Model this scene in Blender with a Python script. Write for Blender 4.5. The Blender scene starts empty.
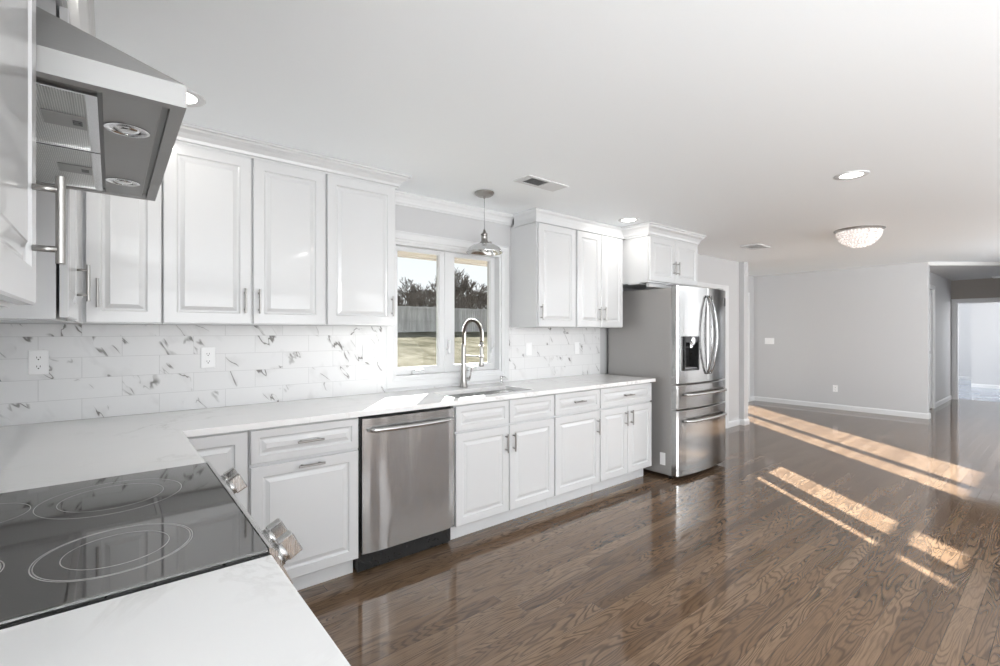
import bpy, bmesh, math, random
from mathutils import Vector, Matrix
random.seed(7)
R = math.radians
S = bpy.context.scene
COL = S.collection

# ------------------------------------------------------------------ camera, world, sun, lights, exposure
cam = bpy.data.cameras.new('camera'); cam_o = bpy.data.objects.new('camera', cam); COL.objects.link(cam_o)
cam_o.location = (0, 0, 1.3453)
cam_o.rotation_euler = (R(90), 0, -0.687067)
cam.sensor_fit = 'HORIZONTAL'; cam.sensor_width = 36; cam.lens = 474.22 / 1000 * 36
cam.shift_y = -(333 - 331.28) / 1000
cam.clip_start = 0.05; cam.clip_end = 300
S.camera = cam_o
vs = S.view_settings
S.display_settings.display_device = 'sRGB'
vs.view_transform = 'Standard'; vs.look = 'None'; vs.gamma = 1.0; vs.use_curve_mapping = False
vs.exposure = 0.2
try:
    S.cycles.use_denoising = True
    S.cycles.max_bounces = 10; S.cycles.diffuse_bounces = 6; S.cycles.glossy_bounces = 5
    S.cycles.transparent_max_bounces = 12; S.cycles.sample_clamp_indirect = 6
    S.cycles.caustics_reflective = False; S.cycles.caustics_refractive = False
except Exception: pass

W = bpy.data.worlds.new('sky'); S.world = W; W.use_nodes = True
nt = W.node_tree; nt.nodes.clear()
wo = nt.nodes.new('ShaderNodeOutputWorld'); bg = nt.nodes.new('ShaderNodeBackground')
tc = nt.nodes.new('ShaderNodeTexCoord'); sep = nt.nodes.new('ShaderNodeSeparateXYZ'); cr = nt.nodes.new('ShaderNodeValToRGB')
nt.links.new(tc.outputs['Generated'], sep.inputs[0]); nt.links.new(sep.outputs['Z'], cr.inputs[0])
cr.color_ramp.elements[0].position = 0.0; cr.color_ramp.elements[0].color = (.93, .95, .97, 1)
cr.color_ramp.elements[1].position = .6; cr.color_ramp.elements[1].color = (.74, .83, .95, 1)
nt.links.new(cr.outputs[0], bg.inputs[0]); bg.inputs[1].default_value = 1.0
nt.links.new(bg.outputs[0], wo.inputs[0])

def light(name, kind, loc, energy, color=(1, 1, 1), size=1, size_y=None, aim=None, **kw):
    l = bpy.data.lights.new(name, kind); l.energy = energy; l.color = color
    if kind == 'AREA':
        l.size = size
        if size_y: l.shape = 'RECTANGLE'; l.size_y = size_y
    for k, v in kw.items(): setattr(l, k, v)
    o = bpy.data.objects.new(name, l); COL.objects.link(o); o.location = loc
    if aim is not None: o.rotation_euler = Vector(aim).to_track_quat('-Z', 'Y').to_euler()
    return o
XLW = -.26
SUN_DIR = Vector((-.81, -1.0, -.52))
light('sun', 'SUN', (6, 8, 6), 48.0, (1.0, .985, .97), aim=SUN_DIR, angle=R(.5))
# added fill panels behind the camera, tilted up to brighten ceiling and far wall
for (x, e, ax) in ((1.4, 58, 0), (4.5, 82, .9), (7.7, 185, 1.3)):
    light('window_daylight', 'AREA', (x, -2.75, 1.35), e, (.97, .985, 1.0), 2.7, 1.9, (ax, 1 - ax * .2, 1.15))
light('window_daylight', 'AREA', (XLW + .1, -1.9, 1.40), 215, (.97, .985, 1.0), 1.6, 1.9, (1, .1, .35))  # added fill from the left, brightens the sides that face it
# unseen fill panels added to brighten the hall and the room at its end
light('window_daylight', 'AREA', (14.6, -.6, 1.6), 60, (.98, .99, 1.0), 2.0, 1.6, (.1, 1, -.1))
light('window_daylight', 'AREA', (17.2, 4.0, 1.5), 60, (.98, .99, 1.0), 1.6, 1.4, (0, -1, .2))
CAN_POWER = 1.6

# ------------------------------------------------------------------ node material helpers
def mat(name, col=(.8, .8, .8), rough=.5, metal=0.0, coat=0.0, spec=.5, emis=None, es=0):
    m = bpy.data.materials.new(name); m.use_nodes = True
    b = m.node_tree.nodes['Principled BSDF']
    b.inputs['Base Color'].default_value = (*col, 1); b.inputs['Roughness'].default_value = rough
    b.inputs['Metallic'].default_value = metal; b.inputs['Coat Weight'].default_value = coat
    b.inputs['Coat Roughness'].default_value = .06
    b.inputs['Specular IOR Level'].default_value = spec
    if emis: b.inputs['Emission Color'].default_value = (*emis, 1); b.inputs['Emission Strength'].default_value = es
    return m
class NT:
    def __init__(s, m): s.t = m.node_tree; s.b = s.t.nodes['Principled BSDF']
    def n(s, typ, **kw):
        x = s.t.nodes.new(typ)
        for k, v in kw.items(): setattr(x, k, v)
        return x
    def put(s, sock, v):
        if hasattr(v, 'is_output') or isinstance(v, bpy.types.NodeSocket): s.t.links.new(v, sock)
        else: sock.default_value = v
    def math(s, op, a, b=0, c=None, clamp=False):
        x = s.n('ShaderNodeMath', operation=op, use_clamp=clamp); s.put(x.inputs[0], a); s.put(x.inputs[1], b)
        if c is not None: s.put(x.inputs[2], c)
        return x.outputs[0]
    def comb(s, x, y, z):
        c = s.n('ShaderNodeCombineXYZ'); s.put(c.inputs[0], x); s.put(c.inputs[1], y); s.put(c.inputs[2], z); return c.outputs[0]
    def pos(s):
        g = s.n('ShaderNodeNewGeometry'); p = s.n('ShaderNodeSeparateXYZ'); s.t.links.new(g.outputs['Position'], p.inputs[0]); return g.outputs['Position'], p.outputs
    def noise(s, vec, scale, detail=2, rough=.5, dist=0):
        x = s.n('ShaderNodeTexNoise'); s.put(x.inputs['Vector'], vec); x.inputs['Scale'].default_value = scale
        x.inputs['Detail'].default_value = detail; x.inputs['Roughness'].default_value = rough; x.inputs['Distortion'].default_value = dist
        return x.outputs['Fac']
    def white(s, vec):
        x = s.n('ShaderNodeTexWhiteNoise', noise_dimensions='3D'); s.put(x.inputs['Vector'], vec); return x.outputs['Value']
    def ramp(s, fac, stops):
        x = s.n('ShaderNodeValToRGB'); s.put(x.inputs[0], fac); e = x.color_ramp.elements
        while len(e) < len(stops): e.new(.5)
        for i, (p, c) in enumerate(stops): e[i].position = p; e[i].color = (*c, 1) if len(c) == 3 else c
        return x.outputs[0]
    def mix(s, f, a, b, typ='MIX'):
        x = s.n('ShaderNodeMix', data_type='RGBA', blend_type=typ); s.put(x.inputs[0], f); s.put(x.inputs[6], a); s.put(x.inputs[7], b); return x.outputs[2]
    def bump(s, h, strength=.2, dist=.002):
        x = s.n('ShaderNodeBump'); s.put(x.inputs['Height'], h); x.inputs['Strength'].default_value = strength; x.inputs['Distance'].default_value = dist
        s.t.links.new(x.outputs[0], s.b.inputs['Normal'])

WHITE = mat('cabinet_white_paint', (.60, .605, .61), .28, coat=.6)
q = NT(WHITE); p, _ = q.pos(); q.bump(q.noise(p, 60, 2), .03, .001)
TRIM = mat('trim_white_paint', (.66, .665, .67), .38)
q = NT(TRIM); p, _ = q.pos(); q.bump(q.noise(p, 40, 2), .03, .001)
WALLM = mat('grey_wall_paint', (.52, .52, .525), .6)
q = NT(WALLM); p, _ = q.pos(); q.bump(q.noise(p, 180, 2), .05, .001)
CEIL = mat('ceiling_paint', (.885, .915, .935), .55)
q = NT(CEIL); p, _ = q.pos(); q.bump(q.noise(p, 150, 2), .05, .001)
HALLC = mat('hall_ceiling_paint', (.56, .555, .545), .65)  # darker grey carries the shade of the hall ceiling
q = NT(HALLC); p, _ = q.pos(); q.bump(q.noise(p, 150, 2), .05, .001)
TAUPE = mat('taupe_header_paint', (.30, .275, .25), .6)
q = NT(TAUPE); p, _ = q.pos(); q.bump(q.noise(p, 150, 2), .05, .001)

def steel(name, col, rough, vert=True, metal=1.0, wavy=0):
    m = mat(name, col, rough, metal)
    q = NT(m); p, o = q.pos()
    v = q.comb(q.math('MULTIPLY', o[0], 900 if vert else 6), q.math('MULTIPLY', o[1], 900 if vert else 6), q.math('MULTIPLY', o[2], 6 if vert else 900))
    h = q.noise(v, 1, 2)
    r = q.math('MULTIPLY_ADD', h, .12, rough - .06); q.put(q.b.inputs['Roughness'], r)
    if wavy:
        w = q.noise(q.comb(q.math('MULTIPLY', o[0], 8.0), q.math('MULTIPLY', o[1], 8.0), q.math('MULTIPLY', o[2], 1.1)), 1, 1)
        q.bump(w, wavy, .03)
    else: q.bump(h, .04, .0005)
    return m
STEEL = steel('brushed_stainless_steel', (.56, .56, .555), .26, True)
STEELW = steel('dishwasher_steel', (.50, .50, .50), .20, True, wavy=.8)
HOODS = steel('hood_steel', (.31, .307, .30), .42, False, metal=.4)
FRIDGE = steel('fridge_steel', (.44, .437, .43), .15, True)
HANDLE = steel('dark_handle_steel', (.34, .34, .345), .22, True)
FSIDE = mat('fridge_side_paint', (.33, .32, .31), .40, .4)
q = NT(FSIDE); p, _ = q.pos(); q.bump(q.noise(p, 300, 2), .06, .0006)
NICKEL = mat('satin_nickel', (.36, .35, .335), .33, 1.0)
q = NT(NICKEL); p, _ = q.pos(); q.put(q.b.inputs['Roughness'], q.math('MULTIPLY_ADD', q.noise(p, 4), .06, .30))
CHROME = mat('polished_chrome', (.72, .72, .72), .14, 1.0)
q = NT(CHROME); p, _ = q.pos(); q.put(q.b.inputs['Roughness'], q.math('MULTIPLY_ADD', q.noise(p, 60), .06, .12))
DARKM = mat('dark_coil_metal', (.10, .085, .07), .35, .9)
q = NT(DARKM); p, _ = q.pos(); q.put(q.b.inputs['Roughness'], q.math('MULTIPLY_ADD', q.noise(p, 60), .1, .3))
BLACK = mat('black_plastic', (.012, .012, .012), .3)
q = NT(BLACK); p, _ = q.pos(); q.put(q.b.inputs['Roughness'], q.math('MULTIPLY_ADD', q.noise(p, 60), .15, .22))
GREYP = mat('grey_plastic', (.33, .33, .34), .35)
q = NT(GREYP); p, _ = q.pos(); q.put(q.b.inputs['Roughness'], q.math('MULTIPLY_ADD', q.noise(p, 60), .1, .3))
PLATE = mat('white_plastic', (.84, .84, .84), .3)
q = NT(PLATE); p, _ = q.pos(); q.put(q.b.inputs['Roughness'], q.math('MULTIPLY_ADD', q.noise(p, 60), .1, .25))
LAMP = mat('lamp_diffuser', (1, 1, 1), .5, emis=(1, .97, .92), es=7)
RING = mat('burner_marking', (.40, .40, .39), .3)
q = NT(RING); p, _ = q.pos(); q.put(q.b.inputs['Roughness'], q.math('MULTIPLY_ADD', q.noise(p, 60), .1, .25))
COOK = mat('black_ceramic_glass', (.050, .047, .043), .035)
COOK.node_tree.nodes['Principled BSDF'].inputs['IOR'].default_value = 2.3
q = NT(COOK); p, _ = q.pos(); q.bump(q.noise(p, 14, 1), .03, .001)
LOUV = mat('vent_dark', (.25, .25, .25), .6)
q = NT(LOUV); p, _ = q.pos(); q.bump(q.noise(p, 90), .1, .001)

# perforated / mesh grease filter
FILT = mat('filter_mesh', (.50, .50, .49), .3, 1.0)
q = NT(FILT); p, o = q.pos()
a = q.math('SINE', q.math('MULTIPLY', q.math('ADD', o[0], o[1]), 900)); b_ = q.math('SINE', q.math('MULTIPLY', q.math('SUBTRACT', o[0], o[1]), 900))
h = q.math('MULTIPLY', a, b_)
q.t.links.new(q.ramp(h, [(.0, (.62, .62, .6)), (.45, (.40, .40, .39)), (1.0, (.10, .10, .10))]), q.b.inputs['Base Color']); q.bump(h, .5, .001)

# quartz worktop
QUARTZ = mat('white_quartz', (.84, .84, .835), .12)
q = NT(QUARTZ); p, o = q.pos()
n1 = q.noise(p, 2.2, 8, .62, .6); n2 = q.noise(p, 1.1, 2)
v = q.math('ABSOLUTE', q.math('SUBTRACT', n1, .5))
vm = q.math('SUBTRACT', 1.0, q.math('MULTIPLY', v, 55), clamp=True)
vm = q.math('MULTIPLY', vm, q.math('MULTIPLY', q.math('SUBTRACT', n2, .47), 5, clamp=True))
c = q.mix(q.math('MULTIPLY', vm, .55), (.83, .83, .825, 1), (.42, .40, .38, 1))
c = q.mix(q.math('MULTIPLY', q.math('SUBTRACT', q.noise(p, 3, 4), .45, clamp=True), .35), c, (.66, .65, .64, 1))
q.t.links.new(c, q.b.inputs['Base Color'])

# marble tile; u = horizontal axis index (0 for the window wall, 1 for the range wall)
def tile_mat(name, ax, u0):
    m = mat(name, (.8, .8, .8), .32, spec=.35)
    q = NT(m); p, o = q.pos(); h = .1015; w = .308
    u, z = o[ax], o[2]
    rz = q.math('DIVIDE', q.math('SUBTRACT', z, .914), h); row = q.math('FLOOR', rz)
    odd = q.math('MODULO', q.math('ADD', row, 10), 2)
    uu = q.math('ADD', q.math('DIVIDE', q.math('SUBTRACT', u, u0), w), q.math('MULTIPLY', odd, .5)); col = q.math('FLOOR', uu)
    fu = q.math('MULTIPLY', q.math('FRACT', uu), w); fz = q.math('MULTIPLY', q.math('FRACT', rz), h)
    ed = q.math('MINIMUM', q.math('MINIMUM', fu, q.math('SUBTRACT', w, fu)), q.math('MINIMUM', fz, q.math('SUBTRACT', h, fz)))
    grout = q.math('LESS_THAN', ed, .0011)
    # each tile takes its own piece of the slab
    r1 = q.white(q.comb(row, col, 3.1)); r2 = q.white(q.comb(row, col, 8.7)); r3 = q.white(q.comb(row, col, 5.3))
    across = q.math('ADD', q.math('MULTIPLY', fu, .84), q.math('MULTIPLY', fz, .54)); along = q.math('SUBTRACT', q.math('MULTIPLY', fu, .54), q.math('MULTIPLY', fz, .84))
    vec = q.comb(q.math('MULTIPLY_ADD', r1, 17, across), q.math('MULTIPLY_ADD', r2, 17, q.math('MULTIPLY', along, .30)), r3)
    n = q.noise(vec, 5.2, 4, .5, .3)
    width = q.noise(vec, 12, 1)
    v = q.math('ABSOLUTE', q.math('SUBTRACT', n, .5))
    wv = q.math('MULTIPLY_ADD', q.math('SUBTRACT', width, .42, clamp=True), .040, .0045)
    line = q.math('SUBTRACT', 1.0, q.math('DIVIDE', v, wv), clamp=True)
    line = q.math('MULTIPLY', line, 1.6, clamp=True)
    mask = q.math('MULTIPLY', q.math('SUBTRACT', q.noise(q.comb(q.math('MULTIPLY_ADD', r2, 9, fu), r1, q.math('ADD', fz, r3)), 11.0, 1), .50), 8, clamp=True)
    line = q.math('MULTIPLY', line, mask)
    soft = q.math('MULTIPLY', q.math('SUBTRACT', 1.0, q.math('MULTIPLY', v, 16), clamp=True), q.math('MULTIPLY', mask, .35))
    base = q.mix(q.math('MULTIPLY', q.noise(vec, 5, 3), .35), (.74, .74, .74, 1), (.61, .615, .62, 1))
    c = q.mix(soft, base, (.46, .455, .45, 1)); c = q.mix(q.math('MULTIPLY', line, .88), c, (.13, .125, .115, 1))
    c = q.mix(q.math('MULTIPLY', grout, .75), c, (.50, .50, .50, 1))
    q.t.links.new(c, q.b.inputs['Base Color'])
    q.bump(q.math('MINIMUM', q.math('MULTIPLY', ed, 400), 1), .3, .001)
    return m
TILE = tile_mat('marble_tile', 0, -.11)

# hardwood floor
WOOD = mat('oak_floor', (.2, .13, .08), .2, coat=.0, spec=.6)
q = NT(WOOD); p, o = q.pos(); pw = .072; L = 1.7
xx = q.math('ADD', o[0], q.math('MULTIPLY', q.math('GREATER_THAN', o[0], 3.96), .43))
row = q.math('FLOOR', q.math('DIVIDE', q.math('ADD', o[1], 20), pw)); fr = q.math('FRACT', q.math('DIVIDE', q.math('ADD', o[1], 20), pw))
off = q.math('MULTIPLY', q.white(q.comb(row, 1.7, q.math('GREATER_THAN', o[0], 3.96))), 5)
cx = q.math('DIVIDE', q.math('ADD', q.math('ADD', xx, 40), off), L); col = q.math('FLOOR', cx); fc = q.math('FRACT', cx)
r1 = q.white(q.comb(row, col, 1.1)); r2 = q.white(q.comb(row, col, 2.2)); r3 = q.white(q.comb(row, col, 3.3))
vec = q.comb(q.math('MULTIPLY_ADD', r1, 31, q.math('MULTIPLY', xx, 1.15)), q.math('MULTIPLY_ADD', r2, 31, q.math('MULTIPLY', o[1], 9.0)), q.math('MULTIPLY', r3, 9))
g = q.noise(vec, 1.0, 2.5, .45, .35)
ring = q.math('SINE', q.math('MULTIPLY', g, q.math('MULTIPLY_ADD', r2, 60, 100)))
ring = q.math('MULTIPLY_ADD', ring, .5, .5); ring = q.math('POWER', ring, 2.8)
fib = q.noise(q.comb(q.math('MULTIPLY', xx, 9), q.math('MULTIPLY', o[1], 230), r1), 1.0, 3, .6)
tone = q.math('ADD', q.math('MULTIPLY_ADD', r3, .40, .06), q.math('MULTIPLY', q.noise(vec, .45, 2), .48))
base = q.ramp(tone, [(.12, (.095, .058, .034)), (.5, (.170, .108, .066)), (.9, (.262, .180, .118))])
c = q.mix(q.math('MULTIPLY', ring, q.math('MULTIPLY_ADD', q.noise(vec, .8, 1), 1.3, -.12)), base, (.026, .017, .012, 1))
c = q.mix(q.math('MULTIPLY', q.math('SUBTRACT', fib, .46, clamp=True), 2.2, clamp=True), c, (.075, .05, .035, 1))
e1 = q.math('LESS_THAN', q.math('MULTIPLY', q.math('MINIMUM', fr, q.math('SUBTRACT', 1, fr)), pw), .0009)
e2 = q.math('LESS_THAN', q.math('MULTIPLY', q.math('MINIMUM', fc, q.math('SUBTRACT', 1, fc)), L), .0012)
e3 = q.math('LESS_THAN', q.math('ABSOLUTE', q.math('SUBTRACT', o[0], 3.96)), .003)
ed = q.math('MAXIMUM', q.math('MAXIMUM', e1, e2), e3)
c = q.mix(q.math('MULTIPLY', ed, .7), c, (.02, .013, .01, 1))
q.t.links.new(c, q.b.inputs['Base Color'])
q.put(q.b.inputs['Roughness'], q.math('MULTIPLY_ADD', q.noise(p, 5, 3), .08, .035))
hh = q.math('ADD', q.math('MULTIPLY', ring, -.15), q.math('MULTIPLY', q.noise(p, 7, 2), 1.2))
q.bump(q.math('SUBTRACT', hh, q.math('MULTIPLY', ed, .8)), .10, .002)
SLATE = mat('blue_grey_floor', (.30, .34, .40), .15)
q = NT(SLATE); p, o = q.pos(); q.t.links.new(q.ramp(q.noise(p, 3, 4), [(.3, (.24, .27, .33)), (.7, (.40, .44, .50))]), q.b.inputs['Base Color'])

# glass
GLASS = bpy.data.materials.new('window_glass'); GLASS.use_nodes = True
g_ = GLASS.node_tree; g_.nodes.clear()
o_ = g_.nodes.new('ShaderNodeOutputMaterial'); tr = g_.nodes.new('ShaderNodeBsdfTransparent'); gl = g_.nodes.new('ShaderNodeBsdfGlossy'); fx = g_.nodes.new('ShaderNodeMixShader'); fn = g_.nodes.new('ShaderNodeFresnel')
fn.inputs[0].default_value = 1.15; gl.inputs['Roughness'].default_value = .02; tr.inputs[0].default_value = (.97, .98, .97, 1)
g_.links.new(fn.outputs[0], fx.inputs[0]); g_.links.new(tr.outputs[0], fx.inputs[1]); g_.links.new(gl.outputs[0], fx.inputs[2]); g_.links.new(fx.outputs[0], o_.inputs[0])
# outdoors
LAWN = mat('dry_lawn', (.15, .14, .08), .9)
q = NT(LAWN); p, o = q.pos()
c = q.ramp(q.noise(p, .9, 6, .7), [(.36, (.045, .043, .030)), (.5, (.095, .088, .066)), (.64, (.15, .14, .112))]); q.t.links.new(c, q.b.inputs['Base Color']); q.b.inputs['Specular IOR Level'].default_value = 0.0
FENCE = mat('weathered_fence', (.5, .5, .47), .8)
q = NT(FENCE); p, o = q.pos()
c = q.ramp(q.noise(q.comb(q.math('MULTIPLY', o[0], 5), o[1], q.math('MULTIPLY', o[2], .6)), 1, 4), [(.3, (.27, .265, .255)), (.7, (.44, .435, .42))]); q.t.links.new(c, q.b.inputs['Base Color'])
BARK = mat('bare_branches', (.10, .085, .07), .9)
q = NT(BARK); p, o = q.pos(); c = q.ramp(q.noise(p, 2, 4), [(.3, (.055, .046, .038)), (.7, (.15, .13, .11))]); q.t.links.new(c, q.b.inputs['Base Color'])
EAVE = mat('eave_boards', (.52, .45, .34), .7)
q = NT(EAVE); p, o = q.pos(); c = q.ramp(q.noise(q.comb(o[0], q.math('MULTIPLY', o[1], 20), o[2]), 1.5, 3), [(.3, (.26, .235, .20)), (.7, (.40, .37, .32))]); q.t.links.new(c, q.b.inputs['Base Color'])
CRYST = mat('crystal_beads', (.72, .68, .66), .08, spec=.8, emis=(1, .93, .88), es=.75)
q = NT(CRYST); p, o = q.pos(); q.put(q.b.inputs['Emission Strength'], q.math('MULTIPLY_ADD', q.noise(p, 55, 2), 2.0, -.65))

# ------------------------------------------------------------------ mesh helpers
def box(bm, x0, x1, y0, y1, z0, z1, bev=0.0, seg=1):
    vv = [bm.verts.new((x, y, z)) for x in (x0, x1) for y in (y0, y1) for z in (z0, z1)]
    fs = [(0, 1, 3, 2), (4, 6, 7, 5), (0, 4, 5, 1), (2, 3, 7, 6), (0, 2, 6, 4), (1, 5, 7, 3)]
    F = [bm.faces.new([vv[i] for i in f]) for f in fs]
    if bev:
        es = {e for f in F for e in f.edges}
        bmesh.ops.bevel(bm, geom=list(es), offset=bev, segments=seg, affect='EDGES', profile=.6, clamp_overlap=True)
def frame(p0, p1):
    d = (Vector(p1) - Vector(p0)).normalized(); a = Vector((0, 0, 1)) if abs(d.z) < .9 else Vector((1, 0, 0))
    u = d.cross(a).normalized(); return d, u, d.cross(u).normalized()
def cyl(bm, p0, p1, r0, seg=16, r1=None, caps=True):
    r1 = r0 if r1 is None else r1; d, u, v = frame(p0, p1); A = []; B = []
    for i in range(seg):
        t = 2 * math.pi * i / seg; w = u * math.cos(t) + v * math.sin(t)
        A.append(bm.verts.new(Vector(p0) + w * r0)); B.append(bm.verts.new(Vector(p1) + w * r1))
    for i in range(seg):
        j = (i + 1) % seg; f = bm.faces.new((A[i], A[j], B[j], B[i])); f.smooth = seg > 6
    if caps: bm.faces.new(A[::-1]); bm.faces.new(B)
def tube(bm, pts, r, seg=10):
    pts = [Vector(p) for p in pts]; rings = []; u = None
    for i, p in enumerate(pts):
        d = (pts[min(i + 1, len(pts) - 1)] - pts[max(i - 1, 0)]).normalized()
        if u is None: _, u, v = frame(p, p + d)
        u = (u - d * u.dot(d)).normalized(); v = d.cross(u)
        rr = r[i] if isinstance(r, (list, tuple)) else r
        rings.append([bm.verts.new(p + (u * math.cos(2 * math.pi * k / seg) + v * math.sin(2 * math.pi * k / seg)) * rr) for k in range(seg)])
    for a, b in zip(rings, rings[1:]):
        for k in range(seg):
            f = bm.faces.new((a[k], a[(k + 1) % seg], b[(k + 1) % seg], b[k])); f.smooth = True
    bm.faces.new(rings[0][::-1]); bm.faces.new(rings[-1])
def lathe(bm, prof, c, seg=32, caps=True, smooth=True):
    rings = []
    for (r, z) in prof:
        rings.append([bm.verts.new((c[0] + max(r, 1e-4) * math.cos(2 * math.pi * k / seg), c[1] + max(r, 1e-4) * math.sin(2 * math.pi * k / seg), c[2] + z)) for k in range(seg)])
    for a, b in zip(rings, rings[1:]):
        for k in range(seg):
            f = bm.faces.new((a[k], a[(k + 1) % seg], b[(k + 1) % seg], b[k])); f.smooth = smooth
    if caps: bm.faces.new(rings[0]); bm.faces.new(rings[-1])
def prism(bm, pts, ax, a, b):
    """polygon pts (2-D) extruded along axis ax from a to b"""
    def P(p, w):
        l = [p[0], p[1]]; l.insert(ax, w); return l
    A = [bm.verts.new(P(p, a)) for p in pts]; B = [bm.verts.new(P(p, b)) for p in pts]; n = len(pts)
    for i in range(n): bm.faces.new((A[i], A[(i + 1) % n], B[(i + 1) % n], B[i]))
    bm.faces.new(A[::-1]); bm.faces.new(B)
def cells(bm, us, vs_, present, w0, w1, fn):
    nu, nv = len(us) - 1, len(vs_) - 1
    on = [[present((us[i] + us[i + 1]) / 2, (vs_[j] + vs_[j + 1]) / 2) for j in range(nv)] for i in range(nu)]
    V = {}
    def vert(i, j, w):
        k = (i, j, w)
        if k not in V: V[k] = bm.verts.new(fn(us[i], vs_[j], w))
        return V[k]
    def quad(a, b, c, d): bm.faces.new((a, b, c, d))
    for i in range(nu):
        for j in range(nv):
            if not on[i][j]: continue
            quad(vert(i, j, w1), vert(i + 1, j, w1), vert(i + 1, j + 1, w1), vert(i, j + 1, w1))
            quad(vert(i, j, w0), vert(i, j + 1, w0), vert(i + 1, j + 1, w0), vert(i + 1, j, w0))
            for (di, dj, a, b) in ((-1, 0, (i, j), (i, j + 1)), (1, 0, (i + 1, j), (i + 1, j + 1)), (0, -1, (i, j), (i + 1, j)), (0, 1, (i, j + 1), (i + 1, j + 1))):
                ii, jj = i + di, j + dj
                if 0 <= ii < nu and 0 <= jj < nv and on[ii][jj]: continue
                quad(vert(*a, w0), vert(*b, w0), vert(*b, w1), vert(*a, w1))
    bmesh.ops.recalc_face_normals(bm, faces=bm.faces)
fXZ = lambda u, v, w: (u, w, v)     # wall in XZ, thickness along Y
fYZ = lambda u, v, w: (w, u, v)
fXY = lambda u, v, w: (u, v, w)
def sweep(bm, path, prof):
    """profile [(out, z)] swept with mitres along path [(x, y)], 'out' to the right of travel"""
    n = len(path); P = [Vector((*p, 0)) for p in path]; rings = []
    def nrm(a, b): d = (b - a).normalized(); return Vector((d.y, -d.x, 0))
    for i in range(n):
        if i == 0: m = nrm(P[0], P[1])
        elif i == n - 1: m = nrm(P[-2], P[-1])
        else:
            a, b = nrm(P[i - 1], P[i]), nrm(P[i], P[i + 1]); m = (a + b) / (1 + a.dot(b))
        rings.append([bm.verts.new(P[i] + m * o + Vector((0, 0, z))) for (o, z) in prof])
    k = len(prof)
    for a, b in zip(rings, rings[1:]):
        for j in range(k): bm.faces.new((a[j], a[(j + 1) % k], b[(j + 1) % k], b[j]))
    bm.faces.new(rings[0]); bm.faces.new(rings[-1][::-1])
    bmesh.ops.recalc_face_normals(bm, faces=bm.faces)
def panel(bm, o, U, N, w, h, t=.02, fr=.055, raised=True):
    """a door or drawer front: o = lower corner on the back, U = width direction, N = outward normal"""
    o, U, N = Vector(o), Vector(U), Vector(N); Z = Vector((0, 0, 1))
    rings = [(0, 0), (0, t - .003), (.003, t)]
    if raised: rings += [(fr, t), (fr + .004, t - .006), (fr + .009, t - .008), (fr + .014, t - .008), (fr + .030, t - .0025), (fr + .032, t - .001)]
    else: rings += [(fr, t), (fr + .004, t - .006), (fr + .010, t - .007)]
    prev = None; first = None
    for (i, d) in rings:
        r = [bm.verts.new(o + U * a + Z * b + N * d) for a, b in ((i, i), (w - i, i), (w - i, h - i), (i, h - i))]
        if prev:
            for k in range(4): bm.faces.new((prev[k], prev[(k + 1) % 4], r[(k + 1) % 4], r[k]))
        else: first = r
        prev = r
    bm.faces.new(prev); bm.faces.new(first[::-1])
    bmesh.ops.recalc_face_normals(bm, faces=bm.faces)

def wloc(o):
    v = Vector((0, 0, 0))
    while o is not None: v += o.location; o = o.parent
    return v
def obj(name, bm, m, parent=None, flat=False):
    bmesh.ops.recalc_face_normals(bm, faces=bm.faces)
    if parent is None:
        c = [v.co for v in bm.verts]
        base = Vector(((min(v.x for v in c) + max(v.x for v in c)) / 2, (min(v.y for v in c) + max(v.y for v in c)) / 2, min(v.z for v in c)))
    else: base = wloc(parent)
    bmesh.ops.translate(bm, vec=-base, verts=bm.verts)
    me = bpy.data.meshes.new(name); bm.to_mesh(me); bm.free(); me.materials.append(m)
    o = bpy.data.objects.new(name, me); COL.objects.link(o)
    if parent is None: o.location = base
    else: o.parent = parent
    return o
def part(name, fn, m, parent=None):
    bm = bmesh.new(); fn(bm); return obj(name, bm, m, parent)
def tag(o, label, cat, group=None):
    o['label'] = label; o['category'] = cat
    if group: o['group'] = group
    return o
def thing(name, label, cat, loc, group=None):
    o = bpy.data.objects.new(name, None); COL.objects.link(o); o.location = loc; o.empty_display_size = .1
    return tag(o, label, cat, group)
def struct(name, fn, m, parent=None):
    o = part(name, fn, m, parent)
    if parent is None: o['kind'] = 'structure'
    return o
def sroot(name, loc):
    o = bpy.data.objects.new(name, None); COL.objects.link(o); o.location = loc; o.empty_display_size = .1; o['kind'] = 'structure'; return o
def copy_tree(o, parent=None):
    c = o.copy(); COL.objects.link(c); c.parent = parent
    for ch in list(o.children): copy_tree(ch, c)
    return c

# ------------------------------------------------------------------ room shell
CZ, FZ = 2.34, 2.41           # kitchen ceiling, higher ceiling beyond
YW, XL, XF, YB = 3.10, -.415, 9.68, -3.3
YF = 4.0
XE, HY = 12.9, 1.60
struct('floor', lambda b: box(b, XL - .1, XE + .12, YB - .1, YF + .1, -.1, 0), WOOD)
struct('floor_beyond', lambda b: box(b, XE + .125, 19, -1.6, 4.2, -.12, -.02), SLATE)
struct('ceiling', lambda b: box(b, XL - .1, 7.38, YB - .1, YW + .08, CZ, CZ + .2), CEIL)
struct('ceiling_beyond', lambda b: prism(b, [(7.382, YB - .1), (11.35, YB - .1), (11.35, .09), (XF + .001, 1.459), (XF + .001, YF + .1), (7.382, YF + .1)], 2, FZ, FZ + .13), CEIL)
struct('ceiling_hall', lambda b: prism(b, [(XF + .003, 1.459), (11.352, .09), (XE, .09), (XE, 1.8), (XF + .121, 1.8), (XF + .121, 1.459)], 2, 2.355, 2.54), HALLC)  # diagonal cut and grey colour follow the edge of the hall's shade
struct('ceiling_end_room', lambda b: box(b, XE, 19, -1.6, 4.2, 2.55, 2.65), CEIL)
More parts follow.
